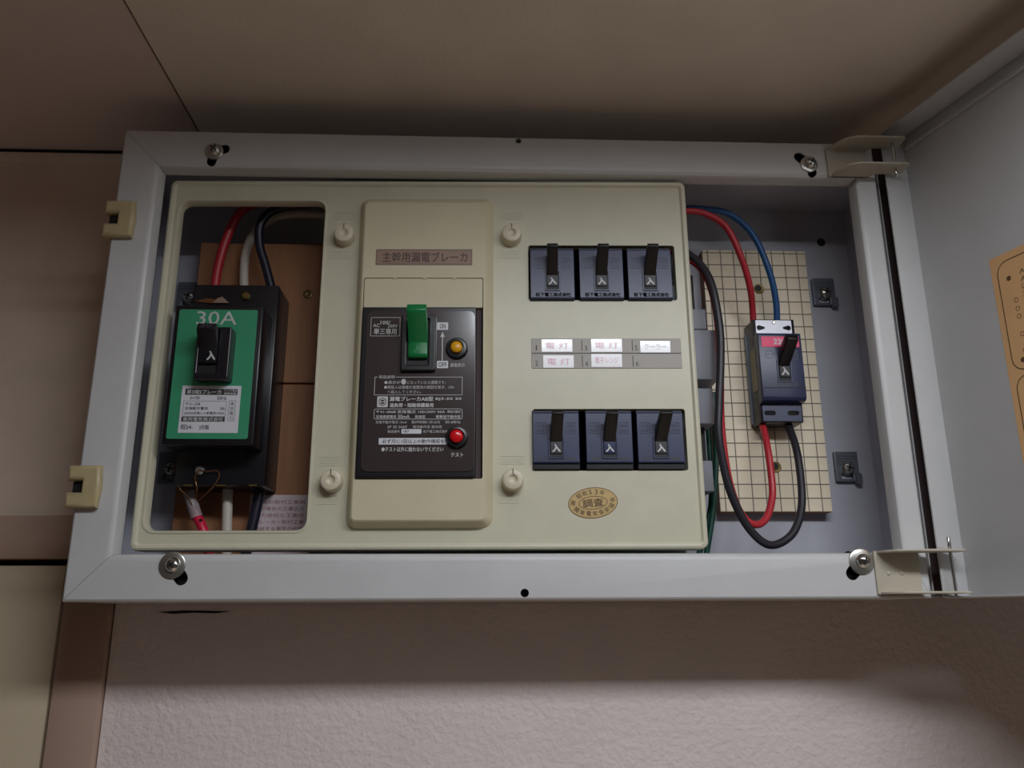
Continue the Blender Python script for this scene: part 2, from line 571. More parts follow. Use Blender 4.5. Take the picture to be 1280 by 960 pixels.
SCREWS = [(-201.8, 143.2, (-195.2, 145.6), (-203.2, 136.0), 't'), (218.0, 141.6, (211.5, 147.6), (219.8, 135.6), 't'),
          (-201.6, -138.3, (-196.0, -146.0), None, 'b'), (223.3, -137.0, (216.9, -144.2), None, 'b')]
holes = {'t': [circ(9.9, 156.4, 2.1, 16)], 'b': [circ(11.7, -155.3, 2.6, 16)]}
for sx, sz, e1, e2, side in SCREWS:
    holes[side].append(capsule(sx, sz, *e1, 4.2, 4.2 if side == 'b' else 3.7))
    if e2: holes[side].append(capsule(sx + 0.3, sz - 0.2, *e2, 4.0, 3.5))
for side in 'tb':
    # union of overlapping outlines is cut one after the other
    for o in holes[side]: cut_holes(side, [o])
B().box(-230, 240, 6.5, 8, 133, 157).build('dark_hole_backing', 'blackm', cab)  # black sheets added so the cut screw holes look dark inside
B().box(-230, 240, 6.5, 8, -157, -133).build('dark_hole_backing', 'blackm', cab)
for sx, sz, e1, e2, side in SCREWS:
    big = 8.3 if side == 'b' else 6.6
    w = B().lathe(sx, sz, [(2.0, -1.3), (big - 1.2, -1.3), (big - 0.4, -0.9), (big - 0.2, 0.3), (2.0, 0.3)], 32)
    wo = w.build('screw_washer', 'steel', cab, 30)
    h = B().lathe(sx + 0.5, sz + 0.3, [(0, -5.2), (1.6, -5.0), (3.2, -4.2), (4.3, -2.9), (4.6, -1.2), (4.6, 8)], 24)
    ho = h.build('screw_head', 'chrome' if side == 'b' else 'steel', wo, 40)
    a = random.uniform(0.3, 1.2)
    for k in (0, 1):
        mm = Matrix.Translation((sx + 0.5, 0, sz + 0.3)) @ Matrix.Rotation(a + k * math.pi / 2, 4, 'Y')
        B().box(-2.6, 2.6, -5.35, -4.2, -0.45, 0.45, 0.1, 1, mm).build('cross_slot', 'blackm', wo)

# catches on the free side
for zc in (89.2, -91.0):
    pts = []
    outl = [(-268.5, zc - 13), (-249.5, zc - 13), (-248.3, zc), (-249.5, zc + 13), (-268.5, zc + 13), (-268.5, zc + 3.6), (-259.5, zc + 3.6), (-259.5, zc - 3.8), (-268.5, zc - 3.8)]
    c = B().plate([outl], -6.2, 0.4, 2.4, 4)
    c.box(-268.4, -265.2, -4.5, 12, zc + 4.0, zc + 12.6, 0.8)
    c.box(-268.4, -265.2, -4.5, 12, zc - 12.6, zc - 4.2, 0.8)
    co = c.build('door_catch', 'catch', cab, 40)
    B().box(-266.5, -259.6, -1.2, 0.2, zc - 3.7, zc + 3.5).build('catch_slot', 'blackm', co)

# hinge brackets: back plate, two ears, pin
for zt, zb, pin in ((153.5, 131.5, -1), (-130.6, -157.0, 1)):
    h = B()
    h.prism(rr(231, 259.5, zb, zt, 0.8), -1.6, 0.2, 0.3, 1)
    for z0, z1 in ((zt - 1.4, zt), (zb, zb + 1.4)):
        ear = [(232.5, 0.0), (234.0, -9.0), (238.5, -17.0), (246.0, -20.5), (279.0, -20.5), (281.0, -18.5), (281.0, -7.0), (262.0, -5.0), (259.5, 0.0)]
        b = bmesh.new()
        lo = [b.verts.new((x, y, z0)) for x, y in ear]
        hi = [b.verts.new((x, y, z1)) for x, y in ear]
        b.faces.new(lo)
        b.faces.new(hi)
        for i in range(len(ear)):
            j = (i + 1) % len(ear)
            b.faces.new((lo[i], lo[j], hi[j], hi[i]))
        bmesh.ops.recalc_face_normals(b, faces=b.faces)
        bmesh.ops.bevel(b, geom=list(b.edges), offset=0.3, segments=1, affect='EDGES')
        h.add(b)
    ho = h.build('hinge_bracket', 'hinge', cab, 40)
    for x in (239, 247.5):
        B().lathe(x, (zt + zb) / 2 - 0.5, [(0, -2.4), (1.0, -2.2), (1.5, -1.5)], 12).build('rivet', 'hinge', ho, 60)
    px, py = 273.5, -13.5
    ze = zb - 6.5 if pin < 0 else zt + 7.5
    zo = zt + 0.6 if pin < 0 else zb - 1.5
    pb = B().tube([(px, py, zo), (px, py, (zo + ze) / 2), (px, py, ze)], 1.1, 10, 2)
    zc = zb if pin < 0 else zt
    sgn = -1 if pin < 0 else 1
    pb.tube([(px - 0.8, py - 1.1, zc), (px - 1.2, py - 1.6, zc + sgn * 3), (px - 0.4, py - 1.2, ze - sgn * 0.5)], 0.8, 8, 4)
    pb.build('hinge_pin', 'chrome', ho, 60)

# the open door: a shallow tray swung about 105 degrees
DU = Vector((0.27, -0.963, 0)).normalized()
DN = Vector((-DU.y * -1, DU.x * -1, 0))
DN = Vector((-0.963, -0.27, 0)).normalized()


def dpt(s, t, z):
    return Vector((289.2, 0, 0)) + DU * s + DN * t + Vector((0, 0, z))


DM = Matrix(((DU.x, -DN.x, 0, 289.2), (DU.y, -DN.y, 0, 0), (0, 0, 1, 0), (0, 0, 0, 1)))   # (s, -t, z)


def dbox(b, s0, s1, t0, t1, z0, z1, bev=0.4):
    return b.box(s0, s1, -t1, -t0, z0, z1, bev, 2, DM)


DZ0, DZ1, DL = -159.5, 165.0, 556.0
db = B()
dbox(db, 0, DL, -1.4, 0, DZ0, DZ1)
dbox(db, -1.2, 0.2, -1.4, 19.5, DZ0 + 0.2, DZ1 - 0.2)
dbox(db, DL - 1, DL + 0.4, -1.4, 19.5, DZ0, DZ1)
dbox(db, 0, DL, -1.4, 19.5, DZ1 - 1.2, DZ1)
dbox(db, 0, DL, -1.4, 19.5, DZ0, DZ0 + 1.2)
door = db.build('door', 'paint', cab, 40)
gs = B()
dbox(gs, 2, DL - 4, 0, 1.6, DZ1 - 12, DZ1 - 9, 0.4)
gs.build('door_stiffener', 'paint', door, 40)
DS0 = 53.5
lb = B()
dbox(lb, DS0, DS0 + 170, 0, 0.25, -130, 45.8, 0)
lb.build('instruction_label', 'orange_paper', door)


def door_mesh(b, name, m, t):
    """b was laid out in (s, z) on the plane y = 0 facing -y; bring it onto the door's inner face"""
    bmesh.ops.transform(b.bm, matrix=DM @ Matrix.Translation((0, -t, 0)), verts=b.bm.verts)
    return b.build(name, m, door)


fr = B().frame_line(DS0 + 4, DS0 + 166, -29, 41, 0, 0.6, 8)
fr.frame_line(DS0 + 4, DS0 + 166, -126, -32, 0, 0.6, 8)
door_mesh(fr, 'label_border', 'brown_ink', 0.3)
lines = ['AG型で電源が切れたら', 'AB型で電源が切れたら', '以下の操作をして下さい', '黒ハンドルを下げる', '緑ハンドルを下げる', '黄ボタンを押し込む', 'しばらく待ってから', 'を順に上げて下さい', 'その他の異常の時は', '直ちに電気店に連絡', '屋内配線を点検する', 'へご連絡下さい']
tx = B()
for i, s in enumerate(lines):
    z = 30.5 - i * 4.9
    ind = (i in (6, 7, 9, 11)) * 6
    tx.text([(s, DS0 + 19 + ind, DS0 + 19 + ind + 5.4 * len(s), z - 1.9, z + 1.9)], 0, 0.03)
tx.text([('ご注意', DS0 + 46, DS0 + 74, 33.5, 38.5)], 0, 0.03, 0.02)
for z in (29.0, -23.0): tx.plate([circ(DS0 + 11.5, z, 1.6, 14)], -0.04, 0)
for i, z in enumerate((14.0, 8.5, 3.5, -7.5, -17.5)): tx.plate([circ(DS0 + 14, z, 1.5, 14), circ(DS0 + 14, z, 1.15, 14)], -0.04, 0)
door_mesh(tx, 'lettering', 'brown_ink', 0.3)

# clips screwed to the back panel
for cx, cz in ((255.5, 75.5), (258, -64.0), (-238, 66), (-238, -66)):
    c = B().plate([rr(cx - 9, cx + 8.5, cz - 10, cz + 12.5, 0.8), rr(cx - 5, cx + 4, cz - 8, cz - 3.8, 0.8)], 80, 84.2, 0.4, 1)
    for k in range(4): c.box(cx - 8, cx + 7.5, 79.6, 80.2, cz + 3 + 2 * k, cz + 3.8 + 2 * k)
    c.prism(rr(cx + 5, cx + 9.5, cz - 12, cz - 4, 1), 78, 84, 0.4, 1)
    co = c.build('mounting_clip', 'clip', cab, 40)
    B().lathe(cx + 0.3, cz + 0.2, [(0, 76.6), (2.2, 76.8), (4.2, 77.8), (5.0, 79.6), (5.0, 84)], 20).build('clip_screw', 'steel', co, 40)
    s = B()
    for k in (0, 1):
        s.box(-3, 3, 76.4, 77.4, -0.5, 0.5, 0, 1, Matrix.Translation((cx + 0.3, 0, cz + 0.2)) @ Matrix.Rotation(0.3 + k * math.pi / 2, 4, 'Y'))
    s.build('cross_slot', 'blackm', co)
for x, z in ((259, 121), (253, -128)):
    B().lathe(x, z, [(0, 83.6), (3.2, 83.6), (3.6, 84.1)], 16).build('knockout', 'blackm', cab)

# ------------------------------------------------------------------ boards behind the breakers
wb_ = thing('wooden_backboard', 'brown plywood backing board in two pieces behind the 30A breaker', 'board', (-182, 84, -130))
B().box(-228, -136, 66, 84.0, -4.8, 105, 0.6).build('plywood_piece', 'wood', wb_)
B().box(-228, -136, 66, 84.0, -134, -6.0, 0.6).build('plywood_piece', 'wood', wb_)
B().lathe(-145.3, 63.9, [(0, 66.5), (1.2, 65.6), (2.6, 65.4), (3.6, 65.9), (3.6, 67)], 16).build('board_screw', 'brass', wb_, 40)

tb = thing('tiled_backboard', 'ivory tile-patterned backing board behind the lone small breaker', 'board', (199, 84, -98))
TX0, TX1, TZ0, TZ1, TP = 157.3, 240.0, -97.5, 107.8, 10.15
B().box(TX0 + 0.4, TX1 - 0.4, 73.0, 84.0, TZ0, TZ1 - 0.1, 0.3).build('backing', 'board_edge', tb)
B().box(TX0 + 0.3, TX1 - 0.3, 72.65, 73.2, TZ0 + 0.2, TZ1 - 0.2).build('joint_bed', 'joint', tb)
xs = [TX0] + [161.7 + TP * i for i in range(9) if 161.7 + TP * i < TX1 - 1] + [TX1]
zs = [TZ1, TZ1 - 2.6] + [TZ1 - 2.6 - TP * i for i in range(1, 40) if TZ1 - 2.6 - TP * i > TZ0 + 1] + [TZ0]
cache = {}
for i in range(len(xs) - 1):
    for j in range(len(zs) - 1):
        x0, x1, z0, z1 = xs[i], xs[i + 1], zs[j + 1], zs[j]
        key = (round(x1 - x0, 2), round(z1 - z0, 2))
        ctr = Vector(((x0 + x1) / 2, 72.8, (z0 + z1) / 2))
        if key not in cache:
            w, h = (x1 - x0) / 2 - 0.38, (z1 - z0) / 2 - 0.38
            b = B().box(-w, w, -0.6, 0.2, -h, h, 0.12, 1)
            me = bpy.data.meshes.new('tile')
            bmesh.ops.scale(b.bm, verts=b.bm.verts, vec=(S, S, S))
            b.bm.to_mesh(me)
            b.bm.free()
            me.materials.append(MT['tile'])
            cache[key] = me
        o = bpy.data.objects.new('tile', cache[key])
        col.objects.link(o)
        o.parent = tb
        o.location = (ctr - OFF[tb.name]) * S
for x, z in ((200.3, 75.1), (200.9, -64.9)):
    B().lathe(x, z, [(0, 72.15), (2.0, 72.1), (3.9, 71.95), (4.2, 72.2), (4.2, 73)], 18).build('drill_hole', 'brass', tb, 40)
    B().lathe(x - 0.4, z + 0.6, [(0, 71.9), (2.4, 71.92), (2.6, 72.2)], 16).build('screw_head', 'blackm', tb, 40)

# grey chassis that carries the branch breakers behind the cover
ch = thing('breaker_chassis', 'grey plastic chassis behind the cover carrying the branch breakers', 'chassis', (20, 84, -100))
B().box(-118, 134, 62, 84.0, -112, 108, 1).build('base_plate', 'base_dark', ch)
for x0, x1, y0, y1, z0, z1 in ((100, 143.5, 26, 63, 25.4, 40.5), (100, 150.0, 26, 63, -11.4, 25.0), (100, 145.2, 28, 63, -42.5, -17.2), (110, 141.4, 28, 63, -89, -68)):
    B().box(x0, x1, y0, y1, z0, z1, 0.8).build('spacer_block', 'base_grey', ch, 40)
B().box(105, 141, 40, 63, -68.5, -42, 0.5).build('terminal_bar', 'base_dark', ch)
B().box(105, 141, 44, 63, 40.5, 74, 0.5).build('terminal_bar', 'base_dark', ch)
B().box(115.8, 121, 16, 60, 38, 54, 0.4).build('bus_cover', 'base_grey', ch)
B().box(117, 122, 16, 60, -78, -66, 0.4).build('bus_cover', 'base_grey', ch)
B().box(117, 122, 16, 60, -48, -36, 0.4).build('bus_cover', 'base_grey', ch)
B().box(40, 122, 36, 70, -132, -118, 0.6).build('lower_rail', 'base_grey', ch)

# ------------------------------------------------------------------ the inner cover (panel coordinates, v = 0 is its face)
cv = thing('breaker_cover', 'yellowed cream plastic inner cover over the breakers', 'cover', (-53, 0, -126.5), panel=True)
SLOT_U, SLOT_L = rr(16.8, 118.6, 39.4, 80.0, 1.6), rr(18.4, 119.0, -78.4, -37.5, 1.6)
WIN = rr(-227.5, -126.0, -116.0, 113.2, 6.5)
HOLE = rr(-94.9, -14.2, -84.9, 52.0, 1.2)
B().plate([rr(-234.3, 128.0, -127.6, 128.3, 4), WIN, rr(-98, -11, -110, 110, 3), SLOT_U, SLOT_L], 0, 2.6, 0.4, 2).build('face', 'cream', cv, 40)
n0 = 8
rm = B()
o_ = lambda d, r: rr(-234.3 - d, 128.0 + d, -127.6 - d, 128.3 + d, r)
rm.loft([at_y(o_(0.9, 4.6), 14), at_y(o_(0.9, 4.6), 0.5), at_y(o_(0.4, 4.2), -1.2), at_y(o_(-0.8, 3.4), -1.9), at_y(o_(-2.2, 2.6), -1.7), at_y(o_(-3.0, 2.2), -0.6), at_y(o_(-3.6, 2.0), 0.1)])
rm.build('raised_rim', 'cream', cv, 35)
wr = B()
w_ = lambda d, r: rr(-227.5 - d, -126.0 + d, -116.0 - d, 113.2 + d, r)
wr.loft([at_y(w_(2.2, 8.5), 0.1), at_y(w_(1.6, 8), -0.7), at_y(w_(0.6, 7), -0.7), at_y(w_(0, 6.5), 0.2), at_y(w_(-0.3, 6.2), 7)])
wr.build('window_rim', 'cream', cv, 35)
for sl, nm in ((SLOT_U, 'slot_rim'), (SLOT_L, 'slot_rim')):
    B().loft([at_y(sl, 0.2), at_y(sl, 7)]).build(nm, 'cream', cv, 35)
bz = B()
bz.loft([at_y(rr(-101.0, -7.4, -115.3, 115.5, 7), 0.3), at_y(rr(-100.6, -7.8, -114.9, 115.1, 6.8), -0.6), at_y(rr(-97.0, -12.0, -111.6, 109.2, 3.5), -8.2), at_y(rr(-95.8, -13.0, -110.6, 108.0, 2.6), -9.0), at_y(HOLE, -9.0), at_y(HOLE, 6)])
bz.build('bezel', 'cream2', cv, 25)
ins = B().plate([rr(-94.5, -14.6, 30.6, 51.7, 1.0)], -8.5, 4, 0.4, 2)
for x in (-74, -54, -34): ins.box(x - 1.4, x + 1.4, -9.1, -8.3, 51.0, 51.9, 0.2)
ins.build('bezel_insert', 'cream2', cv, 35)

for i, (kx, kz) in enumerate(((-110.5, 85.8), (5.1, 86.2), (-110.4, -85.2), (5.2, -85.0))):
    k = B().lathe(kx, kz, [(7.6, 0.2), (7.0, -0.4), (6.9, -6.6), (6.3, -7.8), (5.2, -8.3), (3.0, -8.2), (2.6, -7.4), (1.6, -6.7), (0, -6.6)], 32)
    ko = k.build('quarter_turn_knob', 'knob', cv, 35)
    B().box(kx - 0.3, kx + 0.3, -8.35, -6, kz + 3.2, kz + 6.6).build('knob_mark', 'plate_ink', ko)
for word, spots in (('CLOSE', ((-112.5, 102.3), (5.5, 102.5), (-112.8, -72.0), (5.0, -71.5))), ('OPEN', ((-114, 72.6), (3.5, 73.2), (-113.8, -96.9), (3.0, -96.6)))):
    for kx, kz in spots:
        w = 6.5 if word == 'CLOSE' else 5.5
        B().text([(word, kx - w, kx + w, kz - 1.6, kz + 1.6)], 0, 0.28).frame_line(kx - w - 1.5, kx + w + 1.5, kz - 2.8, kz + 2.8, 0, 0.3, 0.4, 0.25).build('embossed_lettering', 'cream', cv)

npl = B().plate([rr(-87.4, -21.8, 61.2, 72.8, 0.5)], -9.35, -8.9, 0.1, 1).build('name_plate', 'plate_pink', cv)
B().text([('主幹用漏電ブレーカ', -82.8, -25.2, 63.2, 70.6)], -9.36, 0.06, 0.012).frame_line(-86.9, -22.3, 61.7, 72.3, -9.36, 0.25, 0.4).build('lettering', 'plate_ink', npl)

# circuit labels
st = B().plate([rr(18.2, 119.2, -9.4, 11.6, 0.4)], -0.5, 0.1, 0.1, 1).build('circuit_label_holder', 'strip', cv)
dv = B()
dv.box(18.4, 119.0, -0.62, -0.45, 0.75, 1.35)
for x in (52.2, 86.2):
    dv.box(x - 0.25, x + 0.25, -0.6, -0.45, 2.8, 10.4)
    dv.box(x - 0.25, x + 0.25, -0.6, -0.45, -8.4, -0.6)
for s, x, z in (('1', 21.5, 5.0), ('2', 21.5, -6.0), ('3', 54.8, 4.6), ('4', 55.0, -6.3), ('5', 88.8, 4.8), ('6', 89.0, -6.2)):
    dv.text([(s, x - 0.9 + (0.5 if s == '1' else 0), x + 0.9 - (0.5 if s == '1' else 0), z - 1.8, z + 1.8)], -0.5, 0.06)
dv.build('divider_lines', 'ink', st)
for s, x0, x1, z0, z1, inkm in (('電 灯', 25.0, 45.7, 2.0, 10.7, 'pink_ink'), ('電 灯', 58.4, 79.2, 1.9, 11.1, 'pink_ink'), ('クーラー', 91.5, 111.8, 1.5, 9.6, 'grey_ink'), ('電 灯', 25.9, 46.4, -9.2, -0.4, 'pink_ink'), ('電子レンジ', 58.2, 78.8, -8.7, 0.5, 'pink_ink')):
    B().box(x0, x1, -0.85, -0.5, z0, z1, 0.05, 1).build('circuit_sticker', 'sticker_white', st)
    B().text([(s, x0 + 2.6, x1 - 2.6, (z0 + z1) / 2 - 2.2, (z0 + z1) / 2 + 2.2)], -0.87, 0.05).build('sticker_lettering', inkm, st)

# oval inspection sticker
OX, OZ, TILT = 56.5, -99.2, 0.10


def ov(a, b, n=48):
    out = []
    for i in range(n):
        t = 2 * math.pi * i / n
        x, z = a * math.cos(t), b * math.sin(t)
        out.append((OX + x * math.cos(TILT) - z * math.sin(TILT), OZ + x * math.sin(TILT) + z * math.cos(TILT)))
    return out


osb = B().plate([ov(16.0, 9.9)], -0.25, 0.05, 0).build('inspection_sticker', 'gold', cv)
ot = B().plate([ov(15.9, 9.8), ov(15.5, 9.4)], -0.32, -0.26, 0)
ot.plate([ov(9.4, 4.3), ov(9.0, 3.9)], -0.32, -0.26, 0)


def oval_text(s, a0, a1, rx, rz, h, flip):
    # characters spaced evenly along the ellipse
    N = 200
    ts = [math.radians(a0 + (a1 - a0) * k / N) for k in range(N + 1)]
    acc = [0.0]
    for p, q in zip(ts, ts[1:]): acc.append(acc[-1] + math.hypot(rx * (math.cos(q) - math.cos(p)), rz * (math.sin(q) - math.sin(p))))
    n = len(s)
    for i, c in enumerate(s):
        want = acc[-1] * (i / (n - 1) if n > 1 else 0)
        t = next((ts[k] for k in range(N + 1) if acc[k] >= want - 1e-9), ts[-1])
        x, z = rx * math.cos(t), rz * math.sin(t)
        an = math.atan2(math.sin(t) / rz, math.cos(t) / rx) + (-math.pi / 2 if not flip else math.pi / 2)
        X = OX + x * math.cos(TILT) - z * math.sin(TILT)
        Z = OZ + x * math.sin(TILT) + z * math.cos(TILT)
        w = h * (0.55 if c in '0123456789' else 0.95)
        ot.text([(c, X - w / 2, X + w / 2, Z - h / 2, Z + h / 2, an + TILT)], -0.26, 0.06, 0.01)


oval_text('昭和53年', 132, 58, 12.6, 6.9, 3.1, False)
oval_text('㈶', 170, 170, 12.9, 6.9, 3.2, True)
oval_text('関東電気保安協会', 210, 366, 12.7, 6.9, 3.1, True)
ot.text([('調査', OX - 6.6, OX + 6.6, OZ - 2.6, OZ + 2.6, TILT)], -0.26, 0.06, 0.015)
ot.build('sticker_lettering', 'brown_ink', osb)

# ------------------------------------------------------------------ main earth-leakage breaker
mb = thing('main_breaker', 'black main earth-leakage breaker with green toggle and dense white print', 'circuit breaker', (-56, 20, -84.5), panel=True)
V = -12.0
b = B().plate([rr(-94.4, -18.6, -84.4, 30.0, 1.4)], V + 0.6, 40, 0.9, 3)
b.build('body', 'black', mb, 35)
B().box(-19, -15.2, -6, 30, -84, 30).build('gap_filler', 'gap_brown', mb)  # dark brown strip painting the shade of the gap beside the breaker
fp = B().plate([rr(-91.2, -19.4, -80.8, 27.2, 4.5)], V - 0.1, V + 1, 0.2, 2).build('faceplate', 'brown_face', mb, 35)
hz = B().plate([rr(-67.6, -45.0, -15.3, 23.2, 1.2), rr(-63.8, -49.6, -11.5, 20.5, 0.8)], V - 3.4, V + 1, 0.7, 2)
hz.build('toggle_guard', 'black', mb, 35)
B().box(-64, -49.4, V - 1.0, V + 0.5, -11.8, 20.8).build('toggle_well', 'blackm', mb)
lv = B().prism_x([(V - 1.0, -7.2), (V - 4.6, -6.6), (V - 5.4, -4.8), (V - 5.2, 3.6), (V - 20.0, 18.6), (V - 20.6, 20.4), (V - 19.4, 24.2), (V - 17.6, 25.0), (V - 4.0, 17.0), (V - 1.0, 16.0)], -62.7, -50.2, 0.6, 2)
lvo = lv.build('toggle_lever', 'green_lever', mb, 35)
B().text([('入', -59.2, -53.6, -3.8, 1.8)], V - 5.3, 0.1).build('lever_lettering', 'green', lvo)
for nm, bx, bz_, mname, r in (('leakage_indicator', -31.4, 0.5, 'yellow_btn', 3.9), ('test_button', -30.6, -59.0, 'red_btn', 4.3)):
    bo = B().lathe(bx, bz_, [(7.4, V), (7.2, V - 1.6), (6.4, V - 3.0), (r + 0.9, V - 3.2), (r + 0.5, V - 1.0), (0, V - 1.0)], 32).build(nm, 'black', mb, 35)
    B().lathe(bx - 0.2, bz_ + 0.4, [(r, V), (r, V - 3.0), (r - 0.8, V - 3.9), (r * 0.5, V - 4.3), (0, V - 4.4)], 28).build('button_cap', mname, bo, 45)
FV = V - 0.12
le = B()
le.frame_line(-88.4, -69.0, 9.2, 22.4, FV, 0.3, 0.4)
le.text([('AC', -86.8, -82.6, 15.6, 17.8), ('100/', -82.0, -75.6, 17.4, 20.0), ('200V', -77.2, -70.6, 15.2, 17.4), ('単三専用', -86.2, -71.2, 10.4, 14.6)], FV, 0.06, 0.01)
le.box(-41.2, -40.6, FV - 0.06, FV, -8.6, 9.0)
le.prism([(-42.4, 8.6), (-39.4, 8.6), (-40.9, 12.4)], FV - 0.06, FV)
le.text([('漏電表示', -35.6, -26.0, -12.0, -9.4)], FV, 0.06)
for x0, x1, z0, z1 in ((-84.4, -84.1, -31.0, -18.7), (-27.7, -27.4, -31.0, -18.7), (-84.4, -27.4, -31.0, -30.7), (-84.4, -82.3, -19.0, -18.7), (-70.7, -27.4, -19.0, -18.7)):
    le.box(x0, x1, FV - 0.06, FV, z0, z1)
le.text([('取扱説明', -81.5, -71.5, -19.9, -17.6), ('●表示が', -78.0, -67.5, -23.6, -21.3), ('になっていたら漏電です。', -63.4, -38.2, -23.6, -21.3), ('●再投入は漏電か過電流の原因を除き、ON', -78.0, -33.0, -26.8, -24.5), ('へ投入してください。', -75.8, -54.0, -29.9, -27.7)], FV, 0.05)
le.plate([capsule(-65.6, -22.3, -65.6, -21.6, 1.5)], FV - 0.05, FV)
le.plate([rr(-82.2, -75.3, -39.0, -31.8, 0.5), circ(-78.8, -35.4, 2.6, 20)], FV - 0.06, FV)
le.plate([circ(-78.8, -35.4, 2.1, 20), circ(-78.8, -35.4, 1.5, 20)], FV - 0.06, FV)
le.box(-81.2, -76.4, FV - 0.06, FV, -35.7, -35.1)
le.text([('漏電ブレーカAB型', -74.2, -46.2, -34.9, -32.0), ('BJ3-50 30', -44.6, -28.0, -34.6, -32.6), ('過負荷・短絡保護兼用', -74.0, -46.0, -39.0, -36.3)], FV, 0.06, 0.022)
le.frame_line(-84.0, -27.2, -47.0, -40.0, FV, 0.3, 1.2)
le.text([('〒41-4068 定格電圧 100/200V 50A', -82.6, -38.4, -43.0, -41.0), ('単相三線式', -37.0, -28.4, -42.8, -41.2), ('定格感度電流', -82.6, -69.6, -46.3, -44.2), ('30mA', -68.6, -61.0, -46.4, -44.0), ('高速型', -57.6, -51.0, -46.3, -44.3), ('衝撃波不動作型', -44.2, -28.4, -46.3, -44.3)], FV, 0.06, 0.012)
le.text([('定格不動作電流 15mA', -82.6, -62.6, -49.8, -47.9), ('動作時間0.1秒以内', -59.6, -41.6, -49.8, -47.9), ('50-60Hz', -38.2, -28.4, -49.7, -47.9), ('3P 2E 50AF', -75.0, -62.4, -52.9, -51.1), ('電流動作型 屋内用', -58.8, -40.4, -52.9, -51.0), ('製造番号', -74.8, -67.0, -55.9, -54.0), ('松下電工株式会社', -52.0, -36.4, -55.9, -54.0)], FV, 0.05)
le.text([('●テスト以外に触れないでください', -78.2, -39.0, -68.0, -65.0), ('テスト', -34.2, -26.4, -71.4, -68.8)], FV, 0.06, 0.012)
le.build('lettering', 'white_ink', mb)
for x0, x1, z0, z1, word, (a0, a1, b0, b1) in ((-44.6, -37.3, 13.6, 18.8, 'ON', (-42.8, -39.1, 14.6, 17.8)), (-44.2, -36.9, -12.8, -7.8, 'OFF', (-43.2, -37.9, -11.9, -8.8)), (-66.0, -53.2, -56.4, -53.4, '187', (-64.8, -61.0, -55.7, -54.1)), (-80.2, -36.6, -63.4, -59.2, '必ず月に1回以上の動作確認を', (-78.0, -38.6, -62.6, -60.0))):
    tgo = B().plate([rr(x0, x1, z0, z1, 0.5)], FV - 0.05, FV).build('white_tag', 'white_label', mb)
    B().text([(word, a0, a1, b0, b1)], FV - 0.06, 0.05, 0.012).build('tag_lettering', 'ink', tgo)

# ------------------------------------------------------------------ six branch breakers
proto_off = None


def branch(idx, cx, z0, z1, label, lean, bright):
    """one two-wire branch breaker; face from z0 to z1"""
    t = thing('branch_breaker', label, 'circuit breaker', (cx, 30, z0), 'branch breakers in the cover slots', panel=True)
    w = 15.3
    B().box(cx - w, cx + w, -1.6, 34, z0 - (0.0 if z0 > 0 else 1.4), z1 + 1.2, 0.5).build('body', 'black', t)
    f = B()
    zf = z0 + (0.4 if z0 > 0 else 2.6)
    f.prism_x([(0.5, z1), (-2.4, z1), (-3.4, z1 - 1.2), (-3.6, zf + 0.6), (-3.0, zf), (0.5, zf)], cx - w + 0.2, cx + w - 0.2, 0.3, 1)
    hz0 = z1 - 36.0
    # raised surround of the toggle
    f.plate([rr(cx - 5.3, cx + 5.3, z1 - 31.6, z1 - 17.0, 0.8), rr(cx - 4.3, cx + 4.3, z1 - 30.6, z1 - 17.5, 0.5)], -4.3, -3.3, 0.2, 1)
    fo = f.build('front', 'navy', t, 15)
    mk = B()
    for x0, x1 in ((cx - 13.2, cx - 6.4), (cx + 6.2, cx + 13.0)):
        mk.frame_line(x0, x1, z1 - 14.8, z1 - 7.4, -3.55, 0.3, 0.5, 0.2)
    for q in range(2): mk.text([(('AC 100V', '20A 2P')[q], cx - 12.4, cx - 7.2, z1 - 10.6 - q * 3, z1 - 8.6 - q * 3), (('遮断', '2500A')[q], cx + 7.2, cx + 12.2, z1 - 10.6 - q * 3, z1 - 8.6 - q * 3)], -3.55, 0.15)
    mk.build('embossed_marks', 'navy', fo)
    B().text([('松下電工株式会社', cx - 11.6, cx + 12.4, zf + 1.4, zf + 4.2)], -3.62, 0.1, 0.03).build('maker_lettering', 'ink_black' if z0 > 0 else 'rocker', fo)
    B().box(cx - 4.2, cx + 4.2, -3.75, 0, z1 - 30.5, z1 - 17.6).build('toggle_well', 'blackm', t)
    zl = z1 - 20.4
    l = B()
    ya, yb = -4.4, -18.0
    pts = [(ya + 3.0, zl - 0.2), (ya - 0.6, zl), (yb, z1 - 5.6), (yb - 0.4, z1 - 4.6), (yb + 0.6, z1 - 2.6), (yb + 2.2, z1 - 2.2), (ya + 3.0, zl + 8.0)]
    l.prism_x(pts, cx - 3.7, cx + 3.7, 0.35, 2)
    sh = lean
    for v in l.bm.verts:
        v.co.x += sh * max(0.0, (ya - v.co.y)) / 14.0
    lo = l.build('toggle_lever', 'lever', t, 35)
    ro = B().prism_x([(-2, z1 - 28.6), (-4.4, z1 - 28.4), (-4.7, z1 - 27.6), (-4.7, zl + 0.3), (-2, zl + 0.3)], cx - 3.8, cx + 3.8, 0.25, 1).build('rocker', 'rocker' if bright else 'navy', t, 35)
    B().text([('入', cx - 2.5, cx + 2.5, z1 - 27.1, z1 - 22.2)], -4.7, 0.06, 0.035).build('rocker_lettering', 'white_ink', ro)
    return t


